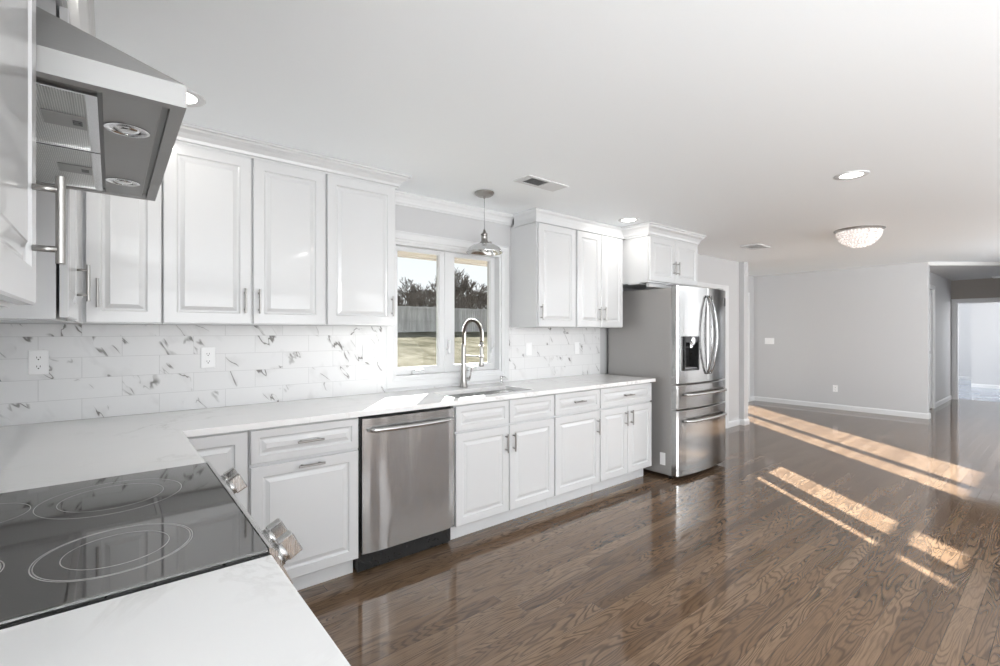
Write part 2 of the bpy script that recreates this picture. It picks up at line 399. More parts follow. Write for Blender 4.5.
# window wall: sink window opening and back door opening
WIN = (1.56, 2.555, 1.005, 1.99); DOR = (5.42, 6.58, 0.0, 1.90)
def wb(b):
    us = [XL - .1, WIN[0], WIN[1], DOR[0], DOR[1], 7.0]; zs = [0, WIN[2], DOR[3], WIN[3], CZ]
    def pres(u, z):
        if WIN[0] < u < WIN[1] and WIN[2] < z < WIN[3]: return False
        if DOR[0] < u < DOR[1] and z < DOR[3]: return False
        return True
    cells(b, us, zs, pres, YW, YW + .15, fXZ)
struct('wall_window', wb, WALLM)
struct('wall_left', lambda b: cells(b, [YB, -2.7, -1.1, YW], [0, .75, 2.15, CZ], lambda u, z: not (-2.7 < u < -1.1 and .75 < z < 2.15), XL - .1, XL, fYZ), WALLM)
struct('wall_stub', lambda b: box(b, 7.0, 7.13, 3.03, YF + .15, 0, CZ), WALLM)
SD = (8.0, 9.38, 0, 2.0)
def wfar(b):
    cells(b, [7.13, SD[0], SD[1], XF + .1], [0, SD[3], FZ], lambda u, z: not (SD[0] < u < SD[1] and z < SD[3]), YF, YF + .15, fXZ)
struct('wall_far_window', wfar, WALLM)
def wr(b): cells(b, [YB, 0.09, 1.458, YF], [0, FZ], lambda u, z: not (0.09 < u < 1.458), XF, XF + .12, fYZ)
struct('wall_right', wr, WALLM)
def wback(b):
    xs = [XL - .1, 0, 2.8, 3.1, 5.9, 6.3, 9.1, XF + .1]
    cells(b, xs, [0, .3, 2.2, FZ], lambda u, z: not ((0 < u < 2.8 or 3.1 < u < 5.9 or 6.3 < u < 9.1) and .3 < z < 2.2), YB - .12, YB, fXZ)
struct('wall_back', wback, WALLM)
# hall
def hl(b): cells(b, [XF + .12, 10.32, 11.09, XE], [0, 2.07, 2.36], lambda u, z: not (10.32 < u < 11.09 and z < 2.07), HY, HY + .12, fXZ)
struct('wall_hall_left', hl, WALLM)
struct('wall_hall_right', lambda b: box(b, XF + .12, XE, -.03, .09, 0, 2.41), WALLM)
def he(b): cells(b, [-.1, .3, 1.518, 1.72], [0, 1.915], lambda u, z: not (.3 < u < 1.518), XE, XE + .12, fYZ)
struct('wall_hall_end', he, WALLM)
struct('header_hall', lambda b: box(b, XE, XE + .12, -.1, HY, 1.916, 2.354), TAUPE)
struct('wall_end_room', lambda b: box(b, 16.3, 16.42, -1.6, 1.66, -.02, 2.45), WALLM)
struct('wall_end_room_back', lambda b: box(b, 18.7, 18.82, 1.0, 4.2, -.02, 2.45), WALLM)
struct('wall_end_room_side', lambda b: box(b, XE + .12, 18.7, 4.1, 4.2, -.02, 2.45), WALLM)
# baseboards
bp = [(0, 0), (.014, 0), (.014, .065), (.009, .078), (0, .085)]
struct('baseboard_window', lambda b: sweep(b, [(6.66, YW), (7.0, YW), (7.0, 3.03), (7.13, 3.03), (7.13, YF), (7.93, YF)], bp), TRIM)
struct('baseboard_far', lambda b: sweep(b, [(9.45, YF), (XF, YF), (XF, 1.458), (XF + .12, 1.458), (XF + .12, HY), (10.24, HY)], bp), TRIM)
struct('baseboard_hall', lambda b: sweep(b, [(11.17, HY), (XE, HY)], bp), TRIM)
struct('baseboard_end_room', lambda b: sweep(b, [(18.7, 4.1), (18.7, 1.66)], [(o, z - .02) for o, z in bp]), TRIM)
struct('baseboard_end_room_front', lambda b: sweep(b, [(16.3, 1.66), (16.3, -1.5)], [(o, z - .02) for o, z in bp]), TRIM)

# casings helper: three or four sided picture-frame moulding on a wall plane
def casing(b, u0, u1, z0, z1, w, plane, out, fn, sides='LTRB'):
    """inner opening u0..u1, z0..z1; casing of width w standing out from plane"""
    prof = [(0, 0), (0, .6), (.2, .75), (.25, 1), (.8, 1), (.88, .7), (1, .55), (1, 0)]
    def P(k, j):
        a, d = prof[j]; e = a * w; dep = plane + out * d
        if k == 0: return (u0 - e, z0 - (e if 'B' in sides else 0), dep)
        if k == 1: return (u0 - e, z1 + e, dep)
        if k == 2: return (u1 + e, z1 + e, dep)
        return (u1 + e, z0 - (e if 'B' in sides else 0), dep)
    ks = [0, 1, 2, 3] + ([0] if 'B' in sides else [])
    V = {}
    for k in set(ks):
        for j in range(len(prof)): u, z, d = P(k, j); V[k, j] = b.verts.new(fn(u, z, d))
    for a, c in zip(ks, ks[1:]):
        for j in range(len(prof)):
            j2 = (j + 1) % len(prof); b.faces.new((V[a, j], V[a, j2], V[c, j2], V[c, j]))
    if 'B' not in sides:
        b.faces.new([V[0, j] for j in range(len(prof))]); b.faces.new([V[3, j] for j in range(len(prof))])

# sink window
w1 = sroot('window_1', (2.06, YW, 1.0))
part('window_casing', lambda b: casing(b, 1.56, 2.555, 1.005, 1.99, .078, YW, -.022, fXZ), TRIM, w1)
def jamb(b):
    cells(b, [1.56, 1.578, 2.537, 2.555], [1.005, 1.023, 1.972, 1.99], lambda u, z: not (1.578 < u < 2.537 and 1.023 < z < 1.972), YW, YW + .15, fXZ)
part('jamb', jamb, TRIM, w1)
part('mullion', lambda b: box(b, 2.03, 2.08, YW + .06, YW + .12, 1.023, 1.972, .003), TRIM, w1)
for (a, c) in ((1.578, 2.03), (2.08, 2.537)):
    s = part('sash', lambda b: cells(b, [a + .001, a + .045, c - .045, c - .001], [1.024, 1.073, 1.947, 1.971], lambda u, z: not (a + .045 < u < c - .045 and 1.073 < z < 1.947), YW + .065, YW + .11, fXZ), TRIM, w1)
    part('pane', lambda b: box(b, a + .045, c - .045, YW + .085, YW + .09, 1.073, 1.947), GLASS, s)
    def glaz(b): cells(b, [a + .045, a + .052, c - .052, c - .045], [1.073, 1.08, 1.940, 1.947], lambda u, z: not (a + .052 < u < c - .052 and 1.08 < z < 1.940), YW + .076, YW + .084, fXZ)
    part('glazing_bead', glaz, TRIM, s)
    m_ = (a + c) / 2 - .02
    part('crank_handle', lambda b: (box(b, m_ - .05, m_ + .05, YW + .035, YW + .065, 1.024, 1.05, .006), tube(b, [(m_ + .03, YW + .04, 1.05), (m_ + .03, YW + .025, 1.058), (m_ - .035, YW + .022, 1.055), (m_ - .045, YW + .018, 1.06)], .006)), TRIM, w1)
for x in (2.045, 2.5):
    part('sash_lock', lambda b: (box(b, x - .008, x + .008, YW + .052, YW + .064, 1.16, 1.29, .004), tube(b, [(x, YW + .054, 1.20), (x, YW + .03, 1.215), (x, YW + .022, 1.26)], [.006, .006, .005])), TRIM, w1)
for x in (2.062,): part('sash_lock', lambda b: box(b, x - .006, x + .006, YW + .03, YW + .06, 1.17, 1.28, .004), PLATE, w1)
# back door with glass lite, behind the refrigerator
d1 = sroot('door_1', (6.0, YW, 0))
part('door_casing', lambda b: casing(b, DOR[0], DOR[1], 0, DOR[3], .08, YW, -.02, fXZ, 'LTR'), TRIM, d1)
def dl(b):
    holes = [(5.60, 5.68), (5.87, 6.37)]; zr = [(.66, 1.22), (1.28, 1.42)]
    us = [DOR[0] + .003, 5.60, 5.68, 5.87, 5.90, 6.37, 6.45, DOR[1] - .003]; zs = [.005, .66, 1.22, 1.28, 1.42, DOR[3] - .003]
    cells(b, us, zs, lambda u, z: not ((5.60 < u < 5.68 and (.66 < z < 1.22 or 1.28 < z < 1.42)) or (5.87 < u < 6.37 and .66 < z < 1.22) or (5.90 < u < 6.45 and 1.28 < z < 1.42)), YW + .04, YW + .055, fXZ)
dd = part('door_leaf', dl, TRIM, d1)
part('pane', lambda b: box(b, 5.55, 6.50, YW + .0555, YW + .0585, .60, 1.50), GLASS, dd)
part('door_handle', lambda b: (cyl(b, (5.47, YW + .04, 1.0), (5.47, YW - .01, 1.0), .012), tube(b, [(5.47, YW - .01, 1.0), (5.54, YW - .015, 1.0)], .01)), NICKEL, dd)
# sliding door of the far room
d2 = sroot('door_2', (8.7, YF, 0))
part('door_casing', lambda b: casing(b, SD[0], SD[1], 0, SD[3], .085, YF, -.02, fXZ, 'LTR'), TRIM, d2)
def sl(b):
    us = [SD[0] + .002, 8.12, 8.46, 8.59, 9.26, SD[1] - .002]
    cells(b, us, [.005, .14, 1.825, SD[3] - .002], lambda u, z: not ((8.12 < u < 8.46 or 8.59 < u < 9.26) and .14 < z < 1.825), YF + .05, YF + .09, fXZ)
sp = part('door_panel', sl, TRIM, d2)
part('pane', lambda b: box(b, 8.10, 9.28, YF + .0905, YF + .094, .12, 1.85), GLASS, sp)
part('pull_handle', lambda b: box(b, 8.51, 8.54, YF + .02, YF + .05, .95, 1.15, .006), NICKEL, sp)
# hall closet door
d3 = sroot('door_3', (10.7, HY, 0))
part('door_casing', lambda b: casing(b, 10.32, 11.09, 0, 2.07, .07, HY, -.02, fXZ, 'LTR'), TRIM, d3)
dl3 = part('door_leaf', lambda b: (panel(b, (11.085, HY + .055, .01), (-1, 0, 0), (0, -1, 0), .76, .95, .035, .1), panel(b, (11.085, HY + .055, .965), (-1, 0, 0), (0, -1, 0), .76, 1.10, .035, .1)), TRIM, d3)
part('door_knob', lambda b: (cyl(b, (10.4, HY + .02, 1), (10.4, HY - .03, 1), .01), cyl(b, (10.4, HY - .03, 1), (10.4, HY - .06, 1), .02, r1=.026)), NICKEL, dl3)
# cased opening at the hall's end
d4 = sroot('door_4', (XE, 1.0, 0))
part('door_casing', lambda b: casing(b, .3, 1.518, 0, 1.905, .075, XE, -.025, fYZ, 'LTR'), TRIM, d4)
part('jamb', lambda b: (box(b, XE + .001, XE + .121, 1.505, 1.517, 0, 1.905), box(b, XE + .001, XE + .121, .3, 1.505, 1.893, 1.905)), TRIM, d4)

# unseen windows of the back wall (behind the camera), widened for the fill panels
for i, x in enumerate((0, 3.1, 6.3)):
    wn = sroot('window_%d' % (i + 2), (x + 1.4, YB, .3))
    part('window_frame', lambda b: cells(b, [x, x + .05, x + 1.375, x + 1.425, x + 2.75, x + 2.8], [.3, .35, 2.15, 2.2], lambda u, z: not ((x + .05 < u < x + 1.375 or x + 1.425 < u < x + 2.75) and .35 < z < 2.15), YB - .1, YB - .04, fXZ), TRIM, wn)
    part('window_casing', lambda b: casing(b, x, x + 2.8, .3, 2.2, .08, YB, .02, fXZ), TRIM, wn)
wn = sroot('window_5', (XL, -1.9, .75))  # unseen, added along with the left fill panel
part('window_frame', lambda b: cells(b, [-2.7, -2.65, -1.925, -1.875, -1.15, -1.1], [.75, .8, 2.1, 2.15], lambda u, z: not ((-2.65 < u < -1.925 or -1.875 < u < -1.15) and .8 < z < 2.1), XL - .09, XL - .04, fYZ), TRIM, wn)
part('window_casing', lambda b: casing(b, -2.7, -1.1, .75, 2.15, .08, XL, .02, fYZ), TRIM, wn)

# ------------------------------------------------------------------ cabinets
def pull(b, c, ax, n, L=.128, r=.0058, off=.030):
    c = Vector(c); n = Vector(n); a = Vector((0, 0, 1)) if ax == 'z' else Vector(ax)
    m = c + n * off
    tube(b, [m - a * L / 2, m - a * L * .49, m + a * L * .49, m + a * L / 2], r, 12)
    for s in (-1, 1): cyl(b, c + a * s * L * .34, m + a * s * L * .34, r * .8, 10)
def door(parent, x0, x1, z0, z1, yf, handle=None, axis='y', fr=.052, name='door', t=.02, gloss=WHITE):
    """yf = plane of the back of the door. axis 'y': faces -Y; axis 'x': faces +X (x0,x1 are Y values)"""
    bm = bmesh.new(); g = .0015
    if axis == 'y': panel(bm, (x0 + g, yf, z0 + g), (1, 0, 0), (0, -1, 0), x1 - x0 - 2 * g, z1 - z0 - 2 * g, t, fr)
    else: panel(bm, (yf, x0 + g, z0 + g), (0, 1, 0), (1, 0, 0), x1 - x0 - 2 * g, z1 - z0 - 2 * g, t, fr)
    d = obj(name, bm, gloss, parent)
    if handle:
        kind, u, z = handle
        n = Vector((0, -1, 0)) if axis == 'y' else Vector((1, 0, 0))
        c = (u, yf - t, z) if axis == 'y' else (yf + t, u, z)
        ha = 'z' if kind == 'v' else ((1, 0, 0) if axis == 'y' else (0, 1, 0))
        part('handle', lambda b: pull(b, c, ha, n), NICKEL, d)
    return d
UF, UB, UT = 2.782, 1.380, 2.275       # carcass front of upper cabinets, bottom, top
def upper(name, label, x0, x1, yf=UF, zb=UB, zt=UT, group=None, drop=0):
    t = thing(name, label, 'cabinet', ((x0 + x1) / 2, (yf + YW) / 2, zb), group)
    def carc(b):
        box(b, x0 + .001, x1 - .001, yf, YW - .002, zb + .012, zt)
        box(b, x0 + .001, x1 - .001, yf, yf + .02, zb, zb + .012); box(b, x0 + .001, x0 + .018, yf + .02, YW - .002, zb, zb + .012); box(b, x1 - .018, x1 - .001, yf + .02, YW - .002, zb, zb + .012)
    part('carcass', carc, WHITE, t)
    return t
c = upper('wall_cabinet', 'white corner wall cabinet with single raised panel door beside the range hood', XL + .002, .189)
door(c, -.088, .186, UB + .003, 2.258, UF - .002, ('v', -.046, 1.515))
c = upper('wall_cabinet', 'white wall cabinet with paired doors above outlet, between corner and window cabinets', .19, .963)
door(c, .192, .573, UB + .003, 2.258, UF - .002, ('v', .540, 1.503)); door(c, .580, .960, UB + .003, 2.258, UF - .002, ('v', .607, 1.503))
c = upper('wall_cabinet', 'white single door wall cabinet touching the left side of the sink window', .964, 1.408)
door(c, .970, 1.404, UB + .003, 2.258, UF - .002, ('v', 1.374, 1.503))
c = upper('wall_cabinet', 'white single door wall cabinet right of the sink window', 2.662, 3.127, zt=2.24)
door(c, 2.670, 3.115, UB + .003, 2.226, UF - .002, ('v', 2.690, 1.500))
c = upper('wall_cabinet', 'white double door wall cabinet next to the refrigerator, handles in the middle', 3.129, 3.80, zt=2.24)
door(c, 3.137, 3.459, UB + .003, 2.226, UF - .002, ('v', 3.425, 1.500)); door(c, 3.464, 3.785, UB + .003, 2.226, UF - .002, ('v', 3.496, 1.500))
OY = 2.52
c = upper('wall_cabinet', 'short deep white cabinet hung above the refrigerator', 3.83, 4.705, yf=OY, zb=1.80, zt=2.24)
door(c, 3.838, 4.262, 1.812, 2.226, OY - .002, ('v', 4.233, 1.955)); door(c, 4.267, 4.70, 1.812, 2.226, OY - .002, ('v', 4.300, 1.955))
part('filler_panel', lambda b: box(b, 3.801, 3.829, 2.80, YW - .002, 1.80, 2.24), WHITE, c)
part('under_rail', lambda b: (box(b, 3.90, 4.62, OY + .03, OY + .06, 1.765, 1.80), box(b, 3.84, 4.1, OY + .10, OY + .22, 1.79, 1.80)), WHITE, c)

# left run, beyond and before the hood
def upper_left(label, y0, y1, xf, doors):
    t = thing('wall_cabinet', label, 'cabinet', ((XL + xf) / 2, (y0 + y1) / 2, UB))
    def carc(b):
        box(b, XL + .002, xf, y0, y1, UB + .012, UT); box(b, xf - .02, xf, y0, y1, UB, UB + .012)
        box(b, XL + .002, xf - .02, y0, y0 + .018, UB, UB + .012); box(b, XL + .002, xf - .02, y1 - .018, y1, UB, UB + .012)
    part('carcass', carc, WHITE, t)
    for (a, b_, h) in doors: door(t, a, b_, UB + .003, 2.258, xf + .007, h, axis='x')
    return t
LGX = -.1185
t = upper_left('white wall cabinet in the corner beyond the range hood, its end panel facing us', 1.805, UF - .024, LGX, [(1.808, 2.235, ('v', 2.205, 1.515))])
part('filler', lambda b: box(b, LGX + .001, LGX + .022, 2.24, UF - .024, UB, 2.258, .002), WHITE, t)
upper_left('glossy white wall cabinet door very close to us at the left edge, before the hood', .50, .985, -.114, [(.503, .998, ('v', .945, 1.508))])

# base cabinets along the window wall
BF = 2.497          # carcass front ; doors reach 2.475
def base(name, label, x0, x1, group=None, toe=True):
    t = thing(name, label, 'cabinet', ((x0 + x1) / 2, 2.8, 0), group)
    def carc(b):
        box(b, x0 + .001, x1 - .001, BF, YW - .003, .105, .882)
        box(b, x0 + .001, x1 - .001, BF + .07, BF + .085, 0, .105)
        box(b, x0 + .001, x0 + .018, BF + .085, YW - .003, 0, .105); box(b, x1 - .018, x1 - .001, BF + .085, YW - .003, 0, .105)
    part('carcass', carc, WHITE, t)
    return t
DB, DTp, RB, RT = .112, .700, .712, .874
c = base('base_cabinet', 'white corner base cabinet door half hidden behind the range counter', .262, .503)
door(c, .226, .498, DB, RT, BF - .002)
c = base('base_cabinet', 'white base cabinet with top drawer and pull-out door, left of the dishwasher', .504, 1.045)
door(c, .508, 1.040, RB, RT, BF - .002, ('h', .78, .795), name='drawer', fr=.036); door(c, .508, 1.040, DB, DTp, BF - .002, ('h', .785, .672))
def sinkbase():
    t = thing('base_cabinet', 'white sink base cabinet with two plain false fronts over paired doors', 'cabinet', (2.11, 2.8, 0))
    def carc(b):
        box(b, 1.669, 1.687, BF, YW - .003, .105, .882); box(b, 2.542, 2.560, BF, YW - .003, .105, .882)
        box(b, 1.687, 2.542, BF, YW - .003, .105, .125); box(b, 1.687, 2.542, BF, BF + .018, .125, .882)
        box(b, 1.669, 2.560, BF + .07, BF + .085, 0, .105)
    part('carcass', carc, WHITE, t); return t
c = sinkbase()
door(c, 1.673, 2.112, RB, RT, BF - .002, name='false_front', fr=.036); door(c, 2.117, 2.556, RB, RT, BF - .002, name='false_front', fr=.036)
door(c, 1.673, 2.112, DB, DTp, BF - .002, ('v', 2.080, .585)); door(c, 2.117, 2.556, DB, DTp, BF - .002, ('v', 2.147, .585))
c = base('base_cabinet', 'white base cabinet with one drawer and one door, right of the sink doors', 2.562, 3.092)
door(c, 2.566, 3.087, RB, RT, BF - .002, ('h', 2.82, .798), name='drawer', fr=.036); door(c, 2.566, 3.087, DB, DTp, BF - .002, ('v', 3.050, .575))
c = base('base_cabinet', 'white base cabinet next to the refrigerator, one wide drawer over paired doors', 3.094, 3.832)
door(c, 3.098, 3.828, RB, RT, BF - .002, ('h', 3.46, .796), name='drawer', fr=.036)
door(c, 3.098, 3.461, DB, DTp, BF - .002, ('v', 3.424, .598)); door(c, 3.465, 3.828, DB, DTp, BF - .002, ('v', 3.505, .598))

# base cabinets under the range-side counter (their fronts face +X, below us)
def base_left(label, y0, y1):
    t = thing('base_cabinet', label, 'cabinet', (-.1, (y0 + y1) / 2, 0))
    part('carcass', lambda b: (box(b, XL + .003, .20, y0, y1, .105, .882), box(b, .10, .115, y0, y1, 0, .105), box(b, XL + .003, .1, y0, y0 + .02, 0, .105)), WHITE, t)
    return t
c = base_left('white blind corner base cabinet between range and window run', 1.795, YW - .004)
door(c, 1.80, 2.44, DB, RT, .202, axis='x')
c = base_left('white base cabinet under the near counter beside the range', -.45, 1.000)
door(c, -.445, .27, DB, RT, .202, ('v', .24, .6), axis='x'); door(c, .275, .995, DB, RT, .202, ('v', .32, .6), axis='x')

# dishwasher
t = thing('dishwasher', 'stainless steel dishwasher with bar handle and black kick plate', 'dishwasher', (1.356, 2.8, 0))
part('tub', lambda b: box(b, 1.052, 1.662, 2.52, 3.07, .02, .872), BLACK, t)
def dwd(b):
    n = 14; x0, x1 = 1.058, 1.658
    pts = [(x0 + (x1 - x0) * i / n, 2.472 - .012 * (1 - (2 * i / n - 1) ** 6)) for i in range(n + 1)] + [(x1, 2.515), (x0, 2.515)]
    prism(b, pts, 2, .128, .866)
d = part('door', dwd, STEELW, t)
for f in d.data.polygons: pass
def dwh(b):
    pts = []
    n = 16
    for i in range(n + 1):
        s = i / n; x = 1.085 + .55 * s; pts.append((x, 2.462 - .042 * math.sin(math.pi * s) ** .35 if 0 < s < 1 else 2.462, .803))
    tube(b, pts, .0125, 12)
part('handle', dwh, STEEL, d)
part('kick_plate', lambda b: box(b, 1.056, 1.660, 2.535, 2.550, .006, .120, .002), BLACK, t)
part('screw', lambda b: cyl(b, (1.10, 2.535, .06), (1.10, 2.531, .06), .009, 12), NICKEL, t)
part('screw', lambda b: cyl(b, (1.61, 2.535, .08), (1.61, 2.531, .08), .009, 12), NICKEL, t)

# worktops
SK = (1.735, 2.42, 2.555, 2.88)
def wt(b):
    us = [XL + .002, .2405, SK[0], SK[1], 3.857]; vv = [1.790, 2.453, SK[2], SK[3], YW - .002]
    cells(b, us, vv, lambda u, v: (v > 2.453 or u < .2405) and not (SK[0] < u < SK[1] and SK[2] < v < SK[3]), .884, .914, fXY)
o = tag(part('countertop', wt, QUARTZ), 'L-shaped white quartz countertop running under the window and into the corner', 'countertop')
o2 = tag(part('countertop', lambda b: box(b, XL + .002, .2405, -.47, .9905, .884, .914), QUARTZ), 'near slab of white quartz countertop in front of the cooktop', 'countertop')
for k in (o, o2):
    md = k.modifiers.new('bevel', 'BEVEL'); md.width = .003; md.segments = 2; md.limit_method = 'ANGLE'

# backsplash
def bs(b):
    us = [XL + .010, 1.482, 1.497, 2.618, 2.633, 3.857]; zs = [.915, .9265, 1.379]
    cells(b, us, zs, lambda u, z: z < .9265 or u < 1.482 or u > 2.633, YW - .009, YW - .001, fXZ)
tag(part('tile_backsplash', bs, TILE), 'marble subway tile backsplash with dark veins along the window wall', 'backsplash')
TILE2 = tile_mat('marble_tile_range_wall', 1, .05)
def bs2(b):
    cells(b, [-.47, .985, 1.80, YW - .010], [.915, 1.379, 1.74], lambda u, z: z < 1.379 or .985 < u < 1.80, XL + .001, XL + .009, fYZ)
tag(part('tile_backsplash', bs2, TILE2), 'marble tile backsplash on the range wall at the left edge', 'backsplash')

# crown mouldings
def crown(z0, z1, pr):
    h = z1 - z0
    return [(0, z0), (pr * .16, z0), (pr * .16, z0 + h * .14), (pr * .28, z0 + h * .16), (pr * .34, z0 + h * .34), (pr * .55, z0 + h * .58), (pr * .80, z0 + h * .72), (pr * .86, z0 + h * .84), (pr, z0 + h * .86), (pr, z1), (0, z1)]
struct('trim_1', lambda b: sweep(b, [(LGX + .001, .5), (LGX + .001, UF - .001), (1.4085, UF - .001), (1.4085, YW - .04)], crown(2.259, CZ - .001, .078)), WHITE)
struct('trim_2', lambda b: sweep(b, [(1.41, YW), (2.661, YW)], crown(2.255, CZ - .001, .055)), TRIM)
struct('trim_3', lambda b: sweep(b, [(2.661, YW - .056), (2.661, UF - .001), (3.829, UF - .001)], [(0, 2.228), (.024, 2.228), (.026, 2.236), (.026, 2.244), (.010, 2.248), (.008, 2.275), (.012, 2.305), (.020, 2.320), (.020, CZ - .001), (0, CZ - .001)]), WHITE)
struct('trim_4', lambda b: sweep(b, [(3.829, UF), (3.829, OY - .001), (4.706, OY - .001), (4.706, YW - .001)], crown(2.228, CZ - .001, .072)), WHITE)

# ------------------------------------------------------------------ outlets and switches
def outlet(label, u, z, plane, axis='y', w=.070, h=.115, cat='outlet', rocker=False):
    n = -1
    def P(a, b_, d0, d1, z0, z1, bev=0):
        return (a, b_, plane + n * d1, plane + n * d0, z0, z1, bev) if axis == 'y' else (plane + n * d1, plane + n * d0, a, b_, z0, z1, bev)
    loc = (u, plane, z - h / 2) if axis == 'y' else (plane, u, z - h / 2)
    t = thing('wall_switch' if rocker else 'wall_outlet', label, cat, loc)
    part('cover_plate', lambda b: box(b, *P(u - w / 2, u + w / 2, .0005, .006, z - h / 2, z + h / 2, .002)), PLATE, t)
    gangs = max(1, round(w / .06)); xs = [u] if gangs == 1 else [u + (k - (gangs - 1) / 2) * .046 for k in range(gangs)]
    for k, x in enumerate(xs):
        if rocker and not (rocker == 'mixed' and k == 1):
            part('rocker', lambda b: box(b, *P(x - .016, x + .016, .006, .0095, z - .032, z + .032, .0015)), PLATE, t)
        else:
            for s_ in (-1, 1):
                zc = z + s_ * .021
                pts = [(x + .0165 * math.cos(a), zc + .0135 * math.sin(a)) for a in [2 * math.pi * i / 20 for i in range(20)]]
                f = part('receptacle', lambda b: prism(b, pts, 1 if axis == 'y' else 0, plane + n * .006, plane + n * .0085), PLATE, t)
                def slots(b):
                    for dx in (-.006, .006): box(b, *P(x + dx - .0012, x + dx + .0012, .0085, .0088, zc - .002, zc + .006))
                    box(b, *P(x - .0025, x + .0025, .0085, .0088, zc - .010, zc - .005))
                part('slots', slots, BLACK, f)
TS = YW - .009
outlet('white duplex outlet on the marble tile in the corner, leftmost one', -.262, 1.200, TS)
outlet('white duplex outlet on marble tile under the double door wall cabinet', .420, 1.197, TS)
outlet('white plate with switch and outlet on tile just left of the window', 1.383, 1.195, TS, w=.116, cat='outlet', rocker='mixed')
outlet('white switch plate on marble tile just right of the window', 2.865, 1.188, TS, cat='switch', rocker=True)
outlet('white switch plate on marble tile close to the refrigerator', 3.50, 1.183, TS, cat='switch', rocker=True)
outlet('white triple switch plate on the far grey wall', 3.720, 1.160, XF, 'x', w=.165, cat='switch', rocker=True)
outlet('white outlet low on the far grey wall', 2.660, .357, XF, 'x')

# ------------------------------------------------------------------ range
t = thing('range', 'slide-in electric range with black glass cooktop and steel front knobs', 'range', (-.07, 1.396, 0))
part('body', lambda b: box(b, XL + .012, .235, 1.006, 1.786, .02, .900), STEEL, t)
ck = part('cooktop', lambda b: box(b, XL + .05, .237, .994, 1.778, .9165, .924, .002), COOK, t)
part('glass_edge', lambda b: box(b, XL + .012, .2365, .9925, 1.7785, .901, .9160, .001), BLACK, t)
part('rear_trim', lambda b: box(b, XL + .012, XL + .05, 1.006, 1.786, .9162, .935, .003), STEEL, t)
part('front_trim', lambda b: (prism(b, [(.2375, .916), (.2375, .9245), (.243, .9245), (.254, .912), (.254, .905), (.246, .905)], 1, .994, 1.786),), STEEL, t)
def rings(cx_, cy_, rs):
    def f(b):
        for r in rs:
            for (ri, ro) in ((r - .0009, r + .0009),):
                n = 72; A = [[b.verts.new((cx_ + rr * math.cos(2 * math.pi * k / n), cy_ + rr * math.sin(2 * math.pi * k / n), zz)) for k in range(n)] for rr, zz in ((ri, .9241), (ri, .92435), (ro, .92435), (ro, .9241))]
                for q_ in range(4):
                    a, c_ = A[q_], A[(q_ + 1) % 4]
                    for k in range(n): b.faces.new((a[k], a[(k + 1) % n], c_[(k + 1) % n], c_[k]))
    return part('burner_ring', f, RING, ck)
rings(.010, 1.180, (.122, .118, .082)); rings(.004, 1.560, (.145, .105))
rings(-.240, 1.215, (.092, .088)); rings(-.242, 1.58, (.094,))
for (yy) in (1.46, 1.49, 1.43): pass
def fascia(b): prism(b, [(.236, .902), (.255, .902), (.285, .835), (.285, .790), (.236, .790)], 1, 1.008, 1.784)
part('control_panel', fascia, STEEL, t)
def knob(y):
    n = Vector((.88, 0, .475)).normalized(); c = Vector((.268, y, .866)); u = Vector((0, 1, 0)); v = n.cross(u).normalized()
    def f(b):
        cyl(b, c - n * .004, c + n * .010, .027, 28); cyl(b, c + n * .010, c + n * .024, .0245, 28, .023)
        # winged grip
        m = Matrix.Identity(4)
        for k in range(3): m[k][0] = u[k]; m[k][1] = v[k]; m[k][2] = n[k]
        m.translation = c
        s = len(b.verts); tmp = bmesh.new(); box(tmp, -.0125, .0125, -.025, .025, .018, .052, .003)
        vm_ = {}
        for w in tmp.verts: vm_[w] = b.verts.new(m @ w.co)
        for fc_ in tmp.faces: b.faces.new([vm_[w] for w in fc_.verts])
        tmp.free()
    part('knob', f, STEEL, t)
for y in (1.70, 1.63, 1.17, 1.085): knob(y)
od = part('oven_door', lambda b: box(b, .237, .272, 1.010, 1.782, .20, .782, .004), STEEL, t)
part('door_window', lambda b: box(b, .2722, .2735, 1.12, 1.67, .32, .66), COOK, od)
part('handle', lambda b: (tube(b, [(.315, 1.05, .745), (.315, 1.74, .745)], .012), cyl(b, (.272, 1.08, .745), (.315, 1.08, .745), .008), cyl(b, (.272, 1.71, .745), (.315, 1.71, .745), .008)), STEEL, od)
part('drawer', lambda b: box(b, .237, .268, 1.010, 1.782, .06, .192, .004), STEEL, t)

# ------------------------------------------------------------------ range hood
HX, H0, H1, HZ = .104, 1.006, 1.786, 1.742
t = thing('range_hood', 'stainless steel chimney range hood above the cooktop', 'range hood', (-.15, 1.396, HZ))
def canopy(b):
    # rim band with a recessed underside, then the sloped pyramid
    x0, x1, y0, y1, z0, z1 = XL + .012, HX, H0, H1, HZ, HZ + .040
    bw = .022
    o_ = [(x0, y0), (x1, y0), (x1, y1), (x0, y1)]; i_ = [(x0 + bw, y0 + bw), (x1 - bw, y0 + bw), (x1 - bw, y1 - bw), (x0 + bw, y1 - bw)]
    tp = [(x0, 1.24), (-.145, 1.24), (-.145, 1.552), (x0, 1.552)]
    OB = [b.verts.new((*p, z0)) for p in o_]; IB = [b.verts.new((*p, z0)) for p in i_]; IT = [b.verts.new((*p, z0 + .012)) for p in i_]
    OT = [b.verts.new((*p, z1)) for p in o_]; TT = [b.verts.new((*p, 1.967)) for p in tp]
    for k in range(4):
        j = (k + 1) % 4
        b.faces.new((OB[k], OB[j], IB[j], IB[k])); b.faces.new((IB[k], IB[j], IT[j], IT[k])); b.faces.new((OB[k], OB[j], OT[j], OT[k])); b.faces.new((OT[k], OT[j], TT[j], TT[k]))
    b.faces.new(IT); b.faces.new(TT)
part('canopy', canopy, HOODS, t)
part('chimney', lambda b: box(b, XL + .012, -.147, 1.242, 1.550, 1.968, CZ - .002), HOODS, t)
